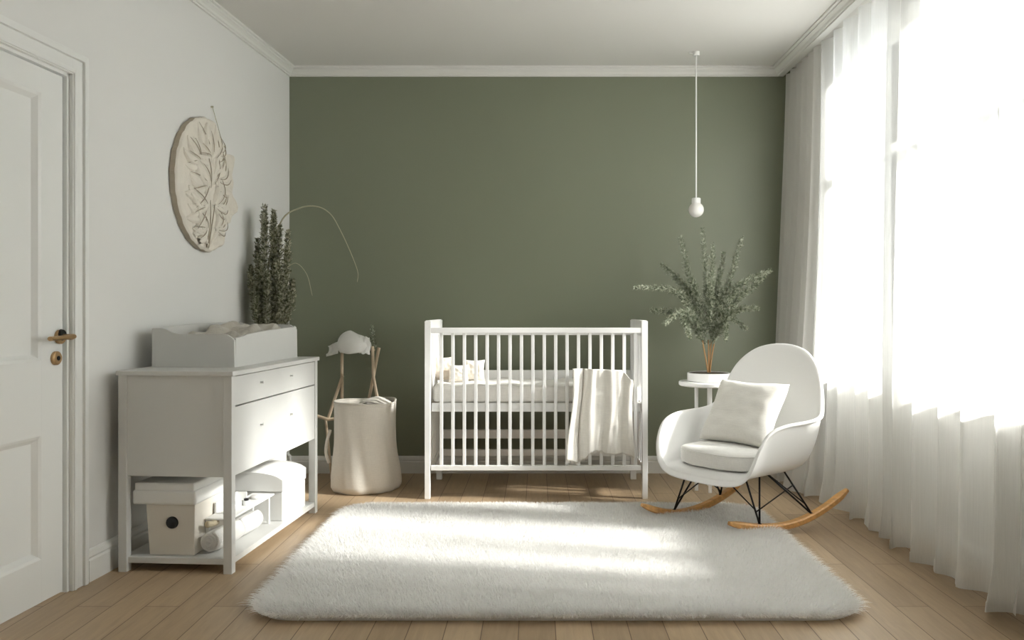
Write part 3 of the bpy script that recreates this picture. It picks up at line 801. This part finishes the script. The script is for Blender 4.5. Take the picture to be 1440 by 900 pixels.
# ------------------------------------------------------------------ canvas basket
bk = thing('canvas_basket', 'tall round cream canvas laundry basket with soft creases between dresser and crib', 'laundry basket', loc=(-1.045, 4.985, 0))
N = 120
def bwob(a, z):
    t = z / .54
    return 1 + .018 * math.sin(a * 3 + 1.3 + t * 2) + .016 * math.sin(a * 7 + t * 5) * (1 - .5 * t) + .010 * math.sin(a * 13 + t * 9 + 2) * (1 - t) + .016 * max(0, math.sin(a * 9 + 3 * t)) ** 3 * math.sin(PI * min(1, t * 1.25)) * (t < .8) + .02 * fbm(math.cos(a) * 2, math.sin(a) * 2, z * 6) 
def bprof(t):       # t 0 bottom 1 top
    return .212 - .030 * sm(t / .6) + .004 * sm((t - .8) / .2) + (-.014 * (1 - t / .05) if t < .05 else 0)
bm = BM()
prof = [(0, .003), (.15, .003)] + [(bprof(t), .003 + .525 * t) for t in [i / 40 for i in range(41)]]
def bz(bm):
    for v in bm.verts:
        if v.co.z > .3:
            a = math.atan2(v.co.y, v.co.x); k = sm((v.co.z - .3) / .23)
            v.co.z += k * (.005 * math.sin(a * 2 + .4) + .004 * math.sin(a * 3))
lathe(bm, prof, N, wob=bwob); bz(bm)
o = obj('basket_body', bm, M['canvas'], bk, True, recalc=False); s = o.modifiers.new('t', 'SOLIDIFY'); s.thickness = .007; s.offset = -1
bm = BM(); pts = []
for k in range(N + 1):
    a = 2 * PI * k / N; q = bprof(1) * bwob(a, .528) - .003
    pts.append((q * math.cos(a), q * math.sin(a), .530 + .005 * math.sin(a * 2 + .4) + .004 * math.sin(a * 3)))
tube(bm, pts, .0055, 8, cap=False); obj('rim', bm, M['canvas'], bk, True)
# folded-in cloth filling the mouth
lc = thing('laundry_cloth', 'cream cloth heaped in the mouth of the canvas basket', 'cloth', loc=(-1.045, 4.985, 0))
def lcf(u, v):
    a = 2 * PI * u; r = .160 * v
    x, y = r * math.cos(a), r * math.sin(a)
    return (x, y, .482 + .035 * sm((x + .10) / .15) + .012 * (1 - v * v) + .018 * math.sin(x * 20 + 1) + .012 * fbm(x * 14, y * 14, 2) + .012 * (x > 0) * sm(x / .1))
sheetmesh('cloth', 64, 20, lcf, M['canvas'], lc, .005)
# stitched side handle with label tab on the left
bm = BM(); tube(bm, crv([(-.206, -.03, .36), (-.226, -.035, .29), (-.232, -.035, .22), (-.214, -.03, .16)], 16), .006, 8, flat=1.6); obj('handle', bm, M['canvas'], bk, True)

# ------------------------------------------------------------------ crib
CF, CB = 4.695, 5.27
cr = thing('crib', 'white slatted baby crib standing against the green wall', 'crib', loc=(0, CF, 0))
xL, xR = -.645, .637; pw = .036; D = CB - CF
for nm, x0, sgn in (('l', xL, 1), ('r', xR - pw, -1)):
    bm = BM()     # front post tapering to the floor
    for y0 in (0,):
        hexa(bm, [(x0 + (.006 if sgn < 0 else .0), y0, 0), (x0 + pw - (.006 if sgn > 0 else 0), y0, 0), (x0 + pw - (.006 if sgn > 0 else 0), y0 + pw, 0), (x0 + (.006 if sgn < 0 else 0), y0 + pw, 0),
                  (x0, y0, 1.022), (x0 + pw, y0, 1.022), (x0 + pw, y0 + pw, 1.022), (x0, y0 + pw, 1.022)], .002)
    obj('leg', bm, M['crib'], cr)
    obj('leg', box(BM(), x0, x0 + pw, D - pw, D, 0, 1.022, .002), M['crib'], cr)
    # end panel: head board + slats + rails
    bm = BM(); box(bm, x0 + .006, x0 + pw - .006, .003, D - .002, .935, 1.026, .001); e = obj('end_board', bm, M['crib'], cr)
    for z0, z1 in ((.155, .195), (.50, .55)): obj('end_rail', box(BM(), x0 + .006, x0 + pw - .006, pw, D - pw, z0, z1, .002), M['crib'], cr)
    for k in range(7):
        y = pw + (D - 2 * pw) * (k + .5) / 7
        obj('end_slat', box(BM(), x0 + .010, x0 + pw - .010, y - .018, y + .018, .19, .94, .002), M['crib'], cr)
xi0, xi1 = xL + pw, xR - pw
obj('top_rail', box(BM(), xi0, xi1, .002, .034, .953, .984, .003), M['crib'], cr)
obj('bottom_rail', box(BM(), xi0, xi1, .004, .032, .163, .192, .003), M['crib'], cr)
obj('back_rail', box(BM(), xi0, xi1, D - .030, D - .004, .925, .970, .003), M['crib'], cr)
obj('back_rail', box(BM(), xi0, xi1, D - .030, D - .004, .62, .700, .003), M['crib'], cr)
obj('back_rail', box(BM(), xi0, xi1, D - .030, D - .004, .262, .318, .003), M['crib'], cr)
obj('back_rail', box(BM(), xi0, xi1, D - .030, D - .004, .150, .192, .003), M['crib'], cr)
SLX = []
for k in range(18):
    x = (619.5 - 755) / 245 + k * (893.5 - 619.5) / 17 / 245 + .003
    SLX.append(x)
    obj('slat', box(BM(), x - .0095, x + .0095, .010, .026, .190, .956, .003), M['crib'], cr)
bm = BM(); box(bm, xi0, xi1, .034, .056, .498, .548, .002); box(bm, xi0, xi1, D - .056, D - .031, .498, .548, .002)
for k in range(9): x = xi0 + .05 + k * .137; box(bm, x, x + .06, .056, D - .056, .535, .548)
obj('mattress_base', bm, M['crib'], cr)
mtt = thing('crib_mattress', 'thick cream crib mattress with wrinkled cover inside the crib', 'mattress', loc=(0, CF, 0))
bm = BM(); box(bm, xi0 + .006, xi1 - .006, .042, D - .045, .549, .648, .030, 5)
bmesh.ops.subdivide_edges(bm, edges=[e for e in bm.edges if e.calc_length() > .2], cuts=70, use_grid_fill=True)
for v in bm.verts:
    if v.co.z > .57: v.co.z += .006 * fbm(v.co.x * 9, v.co.y * 9, 1) + .004 * math.sin(v.co.x * 31 + 3 * v.co.y)
    if v.co.y < .09 and v.co.z > .56: v.co.y += .008 * max(0, math.sin(v.co.x * 48 + 6 * v.co.z + 3 * fbm(v.co.x * 5, 0, 0)))
obj('mattress_body', bm, M['sheet'], mtt, True)
def cushion(name, label, cat, loc, w, h, t, mat, rz, tilt, group=None, puff=.5, part='cushion_cover', n=26):
    e = thing(name, label, cat, loc=loc, rz=rz, group=group)
    vs = []; fs = []; idx = {}
    def P(i, j, s):
        u = -1 + 2 * i / n; v = -1 + 2 * j / n
        k = max(0, (1 - u ** 4) * (1 - v ** 4)) ** puff
        pin = 1 - .10 * (1 - abs(u) ** 1.6) * abs(v) ** 3; pin2 = 1 - .10 * (1 - abs(v) ** 1.6) * abs(u) ** 3
        x = u * w / 2 * pin2; z = v * h / 2 * pin
        y = s * (t / 2) * k + .006 * k * fbm(u * 3 + loc[0], v * 3, s)
        return (x, y, z)
    for s in (-1, 1):
        for j in range(n + 1):
            for i in range(n + 1):
                if s == 1 and (i in (0, n) or j in (0, n)): idx[(s, i, j)] = idx[(-1, i, j)]; continue
                idx[(s, i, j)] = len(vs); vs.append(P(i, j, s))
    for s in (-1, 1):
        for j in range(n):
            for i in range(n):
                f = (idx[(s, i, j)], idx[(s, i + 1, j)], idx[(s, i + 1, j + 1)], idx[(s, i, j + 1)])
                fs.append(f if s == -1 else f[::-1])
    m4 = Matrix.Rotation(tilt, 4, 'X')
    vs = [m4 @ Vector(v) for v in vs]; z0 = min(v.z for v in vs); vs = [(v.x, v.y, v.z - z0) for v in vs]
    pymesh(part, vs, fs, mat, e)
    return e
cushion('crib_cushion', 'small tan cushion standing in the left corner of the crib', 'cushion', (-.575, 5.02, .652), .125, .150, .06, M['tan'], .1, R(-12), 'small cushions in the crib')
cushion('crib_cushion', 'small cream leaf-patterned cushion beside the tan one in the crib', 'cushion', (-.385, 5.03, .652), .130, .130, .065, M['print'], -.05, R(-10), 'small cushions in the crib')
cushion('crib_cushion', 'small pale cushion lying in front of the tan one behind the first slats', 'cushion', (-.475, 4.96, .652), .120, .105, .05, M['print'], .05, R(-14), 'small cushions in the crib')

# throw blanket hanging over the slats
tb = thing('throw_blanket', 'cream woven throw with frayed hem hanging over the right front slats of the crib', 'blanket', loc=(.3, CF, 0))
hem_pts = [(0, .235), (.16, .215), (.24, .235), (.34, .275), (.42, .285), (.52, .28), (.62, .268), (.70, .262), (.82, .268), (.92, .26), (1, .245)]
def hem(u):
    for (a, za), (b, zb) in zip(hem_pts, hem_pts[1:]):
        if u <= b: return za + (zb - za) * sm((u - a) / (b - a))
    return hem_pts[-1][1]
def blk(u, v):
    top = .752 - .012 * u - .055 * sm((u - .80) / .2)
    tb_ = .16                                        # share of the cloth folded over to the inside
    xl = .205 - .012 * v - .02 * sm((v - .3) / .7); xr = .545 + .006 * v
    x = xl + (xr - xl) * u
    fold = math.sin(u * 2 * PI * 3.1 + .9 + .5 * math.sin(v * 3)) * .6 + math.sin(u * 2 * PI * 6.7 + v * 1.3) * .28
    depth = -.032 - .015 * fold - .014 * sm((.12 - u) / .12)
    crease = math.exp(-((u - .17) / .018) ** 2) * .026; depth += crease
    if v < tb_:
        q = v / tb_                                   # inside leg: rises from the mattress to the fold
        a = (1 - q) * PI / 2
        y = .048 - (.048 - depth) * math.sin(q * PI / 2); z = (top - .06) + .06 * sm(q) ** .5
        return (x - .3, y, z)
    q = (v - tb_) / (1 - tb_)
    z = top + (hem(u) - top) * q - 0.010 * math.sin(q * PI) * 0
    return (x - .3 + .006 * math.sin(q * 5 + u * 9) , depth * (1 - .0 * q) + .004 * fbm(u * 6, q * 6), z)
sheetmesh('throw_cloth', 90, 70, blk, M['throw'], tb, .004)
bm = BM(); rs = random.Random(3)
for k in range(110):
    u = k / 109; x, y, z = blk(u, 1.0); ln = rs.uniform(.008, .020) * (1.5 if u > .88 else 1)
    tube(bm, [(x, y, z + .003), (x + rs.uniform(-.004, .004), y + rs.uniform(-.003, .003), z - ln * .6), (x + rs.uniform(-.007, .007), y, z - ln)], [.0011, .0009, .0005], 4)
obj('fringe', bm, M['throw'], tb)

# ------------------------------------------------------------------ rocking chair
CO = Vector((1.012, 4.194, 0)); CA = R(-50)
rcH = thing('rocking_chair', 'white moulded shell rocking chair with black wire legs and wooden rockers', 'rocking chair', loc=CO, rz=CA)
ca, sa = math.cos(CA), math.sin(CA)
def w2c(x, y, z): dx, dy = x - CO.x, y - CO.y; return Vector((dx * ca + dy * sa, -dx * sa + dy * ca, z))
half = [(0, .27, .262), (.13, .268, .264), (.215, .262, .280), (.268, .252, .335), (.295, .228, .43), (.312, .165, .515), (.325, .06, .545), (.332, -.06, .550), (.334, -.16, .553), (.330, -.245, .566), (.308, -.292, .612), (.285, -.325, .70), (.242, -.360, .795), (.165, -.395, .868), (.080, -.412, .898), (0, -.415, .905)]
hb = [(0, .20, .300), (.11, .20, .300), (.18, .19, .302), (.205, .16, .303), (.215, .12, .304), (.22, .08, .304), (.22, .02, .303), (.22, -.05, .302), (.215, -.10, .301), (.205, -.15, .300), (.18, -.17, .299), (.155, -.18, .299), (.12, -.187, .299), (.08, -.195, .299), (.04, -.20, .299), (0, -.20, .299)]
hc = [(0, .268, .302), (.14, .266, .300), (.235, .255, .295), (.275, .225, .290), (.292, .17, .278), (.302, .11, .272), (.306, .04, .270), (.308, -.05, .270), (.306, -.14, .270), (.300, -.22, .272), (.275, -.255, .280), (.235, -.275, .288), (.19, -.285, .294), (.13, -.292, .298), (.06, -.297, .300), (0, -.297, .300)]
def ring(h, n=72):
    pts = [(u, -v, w) for u, v, w in h] + [(-u, -v, w) for u, v, w in h[-2:0:-1]]
    m = len(pts); out = []
    for i in range(n):
        t = i / n * m; k = int(t); f = t - k
        a, b, c, d = (Vector(pts[(k + q) % m]) for q in (-1, 0, 1, 2))
        out.append(.5 * ((2 * b) + (c - a) * f + (2 * a - 5 * b + 4 * c - d) * f * f + (3 * b - a - 3 * c + d) * f ** 3))
    return out
RR, RB, RC = ring(half), ring(hb), ring(hc)
NS = 72; vs = [(0, 0, .297)]; fs = []; rows = []
lv = [('s', .35), ('s', .7), ('s', 1.0)] + [('c', q / 16) for q in range(1, 17)] + [('f', 1)]
for kind, q in lv:
    row = []
    for i in range(NS):
        if kind == 's': p = Vector((0, 0, .297)).lerp(RB[i], q)
        elif kind == 'c':
            p = (1 - q) ** 2 * RB[i] + 2 * q * (1 - q) * RC[i] + q * q * RR[i]
        else:
            c = Vector((0, .03, 0)); o_ = Vector((RR[i].x, RR[i].y, 0)) - c; o_.normalize()
            p = RR[i] + o_ * (.026 if RR[i].z < .7 else .020) + Vector((0, 0, -.016 * sm((.75 - RR[i].z) / .15)))
        row.append(len(vs)); vs.append(tuple(p))
    rows.append(row)
for i in range(NS): fs.append((0, rows[0][i], rows[0][(i + 1) % NS]))
for r0, r1 in zip(rows, rows[1:]):
    for i in range(NS): fs.append((r0[i], r1[i], r1[(i + 1) % NS], r0[(i + 1) % NS]))
o = pymesh('shell', vs, fs, M['shell'], rcH)
s = o.modifiers.new('t', 'SOLIDIFY'); s.thickness = .014; s.offset = -1
s = o.modifiers.new('b', 'SUBSURF'); s.levels = 1; s.render_levels = 2
# rockers
def rocker(p0, p1, zt0, zt1, low):
    """p0 front tip and p1 back tip on the floor plan; bent laminated runner"""
    P = []
    for i in range(33):
        t = i / 32; x = p0[0] + (p1[0] - p0[0]) * t; y = p0[1] + (p1[1] - p0[1]) * t
        s = (t - low) / low if t < low else (t - low) / (1 - low)
        z = .034 + (zt0 if t < low else zt1) * abs(s) ** 1.9
        P.append(w2c(x, y, z))
    bm = BM(); rings = []
    for i, p in enumerate(P):
        d = (P[min(i + 1, 32)] - P[max(i - 1, 0)]).normalized(); sd_ = d.cross(Vector((0, 0, 1))).normalized(); up = sd_.cross(d)
        e = min(1, .55 + min(i, 32 - i) * .2); hw, hh = .022 * e, .0155 * e
        ring_ = []
        for a, b in ((-1, -.6), (-.7, -1), (.7, -1), (1, -.6), (1, .6), (.7, 1), (-.7, 1), (-1, .6)): ring_.append(bm.verts.new(p + sd_ * a * hw + up * b * hh))
        rings.append(ring_)
    for a, b in zip(rings, rings[1:]):
        for k in range(8): bm.faces.new((a[k], a[(k + 1) % 8], b[(k + 1) % 8], b[k]))
    bm.faces.new(rings[0][::-1]); bm.faces.new(rings[-1])
    return obj('rocker', bm, M['beech'], rcH, 'auto'), P
_, PL = rocker((.535, 4.165), (1.10, 4.40), .060, .130, .38)
_, PN = rocker((.915, 3.895), (1.55, 4.085), .036, .155, .40)
def wire(name, segs, r=.0042):
    bm = BM()
    for sgm in segs: tube(bm, sgm, r, 8)
    return obj(name, bm, M['blackmetal'], rcH, True)
L1, L2, N1, N2 = PL[10], PL[25], PN[8], PN[22]
up_ = Vector((0, 0, .012))
L1, L2, N1, N2 = L1 + up_, L2 + up_, N1 + up_, N2 + up_
# mounts under the seat, chair frame x,y(back+),z
A = Vector((-.17, -.15, .288)); B = Vector((.17, -.15, .288)); Cc = Vector((.17, .16, .288)); Dd = Vector((-.17, .16, .288))
mid_f = (A + B) / 2; mid_b = (Cc + Dd) / 2; mid_l = (A + Dd) / 2; mid_r = (B + Cc) / 2
wire('wire_leg', [[L1, A], [L1, A.lerp(Dd, .35)]], .0048)
wire('wire_leg', [[L2, Dd], [L2, mid_l]], .0048)
wire('wire_leg', [[N1, B], [N1, B.lerp(Cc, .4)]], .0048)
wire('wire_leg', [[N2, Cc], [N2, mid_r]], .0048)
wire('cross_brace', [[L1 + (A - L1) * .25, mid_f], [N1 + (B - N1) * .3, mid_f], [A, L2 + (Dd - L2) * .1], [N1 + (B - N1) * .25, Cc.lerp(N2, .4)], [L2 + (Dd - L2) * .2, mid_b], [N2 + (Cc - N2) * .2, mid_b], [mid_l, mid_r]], .0034)
wire('seat_mount', [[A, B, Cc, Dd, A]], .0045)
for q in (L1, L2, N1, N2): pass
for q in (L1, L2, N1, N2): obj('foot_cap', tube(BM(), [q - Vector((0, 0, .006)), q + Vector((0, 0, .006))], .009, 12), M['blackmetal'], rcH, 'auto')

# seat cushion
sc_ = thing('seat_cushion', 'flat white seat cushion on the rocking chair', 'seat cushion', loc=(CO.x, CO.y, 0), rz=CA)
bm = BM(); n = 64; layers = []
def sq(a, hw, f, b, e=3.2):
    c, s = math.cos(a), math.sin(a); c2 = abs(c) ** (2 / e) * (1 if c > 0 else -1); s2 = abs(s) ** (2 / e) * (1 if s > 0 else -1)
    return hw * c2 * (1 - .06 * (s2 > 0) * s2), (b if s2 > 0 else f) * s2
prof = [(.93, .306), (.975, .311), (1, .325), (1, .365), (.985, .380), (.95, .388), (.8, .394), (.4, .397), (0, .398)]
for k_, z in prof[:-1]:
    layers.append([bm.verts.new((sq(2 * PI * i / n, .238, .238, .17)[0] * k_, sq(2 * PI * i / n, .238, .238, .17)[1] * k_, z + .003 * fbm(i * .3, z * 20))) for i in range(n)])
c = bm.verts.new((0, 0, .398)); cb = bm.verts.new((0, 0, .306))
for a, b in zip(layers, layers[1:]):
    for i in range(n): bm.faces.new((a[i], a[(i + 1) % n], b[(i + 1) % n], b[i]))
for i in range(n): bm.faces.new((layers[-1][i], layers[-1][(i + 1) % n], c)); bm.faces.new((layers[0][(i + 1) % n], layers[0][i], cb))
obj('cushion_cover', bm, M['cush'], sc_, True)
bm = BM(); pts = [(sq(2 * PI * i / n, .238, .238, .17)[0] * .992, sq(2 * PI * i / n, .238, .238, .17)[1] * .992, .378) for i in range(n + 1)]
tube(bm, pts, .0032, 6, cap=False); obj('piping', bm, M['cush'], sc_, True)
# throw pillow leaning on the back
pc = CO + Vector((0, 0, 0)); y_ = .10
pcx = CO.x + (-.015) * ca - y_ * sa; pcy = CO.y + (-.015) * sa + y_ * ca
cushion('throw_pillow', 'square off-white linen pillow leaning on the back of the rocking chair', 'pillow', (pcx, pcy, .394), .42, .37, .125, M['linen'], CA, R(-33), puff=.42, part='pillow_cover', n=40)

# ------------------------------------------------------------------ curtains
def curtain(label, y0, y1, nf, mat, xt, xh, amp, seed, hemz=.006, rows=70, per=26):
    c = thing('sheer_curtain', label, 'curtain', loc=(0, 0, 0), group='sheer curtains along the window wall')
    cols = int(nf * per); rs_ = random.Random(seed); ph = [rs_.uniform(-.5, .5) for _ in range(nf + 3)]; am = [rs_.uniform(.55, 1.15) for _ in range(nf + 3)]
    def pt(i, j):
        u = i / cols; v = j / rows                     # v 0 top, 1 hem
        z = (CEIL - .055) * (1 - v) + hemz * v
        k = u * nf; fi = int(k); f = k - fi
        a_ = am[fi] * (1 - sm(f)) + am[fi + 1] * sm(f); p_ = ph[fi] * (1 - f) + ph[fi + 1] * f
        th_ = 2 * PI * (k + .22 * p_ * (1 + v))
        A_ = amp * a_ * (.65 + .5 * v)
        y = y0 + (y1 - y0) * u + A_ * .22 * math.sin(2 * th_ + .6)
        drift = .018 * math.sin(v * 3 + k * .7) * v
        xc = xt + (xh(y) - xt) * (v ** 1.5)
        x = xc + A_ * math.sin(th_) + .12 * A_ * math.sin(2.0 * th_ + 1 + 1.5 * v) * v + drift
        bot = sm((v - .93) / .07); x -= .012 * bot * (1 + math.sin(k * 9)); 
        y += .01 * bot * math.sin(k * 11)
        z += .010 * (1 + math.sin(k * 4.3 + seed)) * v ** 8
        return (x, y, z)
    vs = [pt(i, j) for j in range(rows + 1) for i in range(cols + 1)]
    fs = [(j * (cols + 1) + i, j * (cols + 1) + i + 1, (j + 1) * (cols + 1) + i + 1, (j + 1) * (cols + 1) + i) for j in range(rows) for i in range(cols)]
    pymesh('curtain_cloth', vs, fs, mat, c)
    # stitched double hem
    hv = []; 
    for z_ in (0, 1):
        for i in range(cols + 1):
            x, y, z = pt(i, rows); x2, y2, z2 = pt(i, rows - 1)
            hv.append((x - .0025, y, z + .001) if z_ == 0 else (x2 - .0025, y2, z2))
    hf = [(i, i + 1, cols + 2 + i, cols + 1 + i) for i in range(cols)]
    pymesh('hem', hv, hf, mat, c)
    return c
curtain('gathered opaque stretch of white curtain next to the green wall', 4.76, 5.43, 6, M['sheerdense'], 1.665, lambda y: 1.565, .040, 3)
curtain('wide sheer white curtain in front of the bright windows behind the chair', 2.84, 4.78, 11, M['sheer'], 1.675, lambda y: 1.63 + .03 * (4.8 - y), .048, 8)
curtain('white curtain strip at the right edge of the photo, nearest the viewer', -.55, 2.98, 18, M['sheer'], 1.69, lambda y: 1.66, .05, 15)

# ------------------------------------------------------------------ light
w = bpy.data.worlds.new('daylight'); SC.world = w; w.use_nodes = True
bg = w.node_tree.nodes['Background']; bg.inputs[0].default_value = (.93, .965, 1.0, 1); bg.inputs[1].default_value = SKY
sl = bpy.data.lights.new('sun', 'SUN'); sl.energy = SUN; sl.angle = R(6.5); sl.color = (1.0, .972, .93)
so = bpy.data.objects.new('sun', sl); COL.objects.link(so)
el, az = R(SUN_EL), R(SUN_AZ)
d = Vector((-math.cos(el) * math.cos(az), -math.cos(el) * math.sin(az), -math.sin(el)))
so.rotation_euler = d.to_track_quat('-Z', 'Y').to_euler(); so.location = (6, 5, 5)
for i, (a, b) in enumerate(WINS):
    al = bpy.data.lights.new('window_portal', 'AREA'); al.shape = 'RECTANGLE'; al.size = b - a; al.size_y = WT - WS
    al.cycles.is_portal = True
    ao = bpy.data.objects.new('window_portal', al); COL.objects.link(ao)
    ao.location = (RX + .22, (a + b) / 2, (WS + WT) / 2); ao.rotation_euler = Vector((-1, 0, 0)).to_track_quat('-Z', 'Z').to_euler()

SC.view_settings.view_transform = 'Standard'; SC.view_settings.look = 'None'
SC.view_settings.exposure = EXPO; SC.view_settings.gamma = 1; SC.view_settings.use_curve_mapping = False
cy = SC.cycles
cy.max_bounces = 10; cy.diffuse_bounces = 6; cy.transparent_max_bounces = 16; cy.transmission_bounces = 6; cy.glossy_bounces = 3
cy.use_denoising = True; cy.sample_clamp_indirect = 8; cy.caustics_reflective = False; cy.caustics_refractive = False
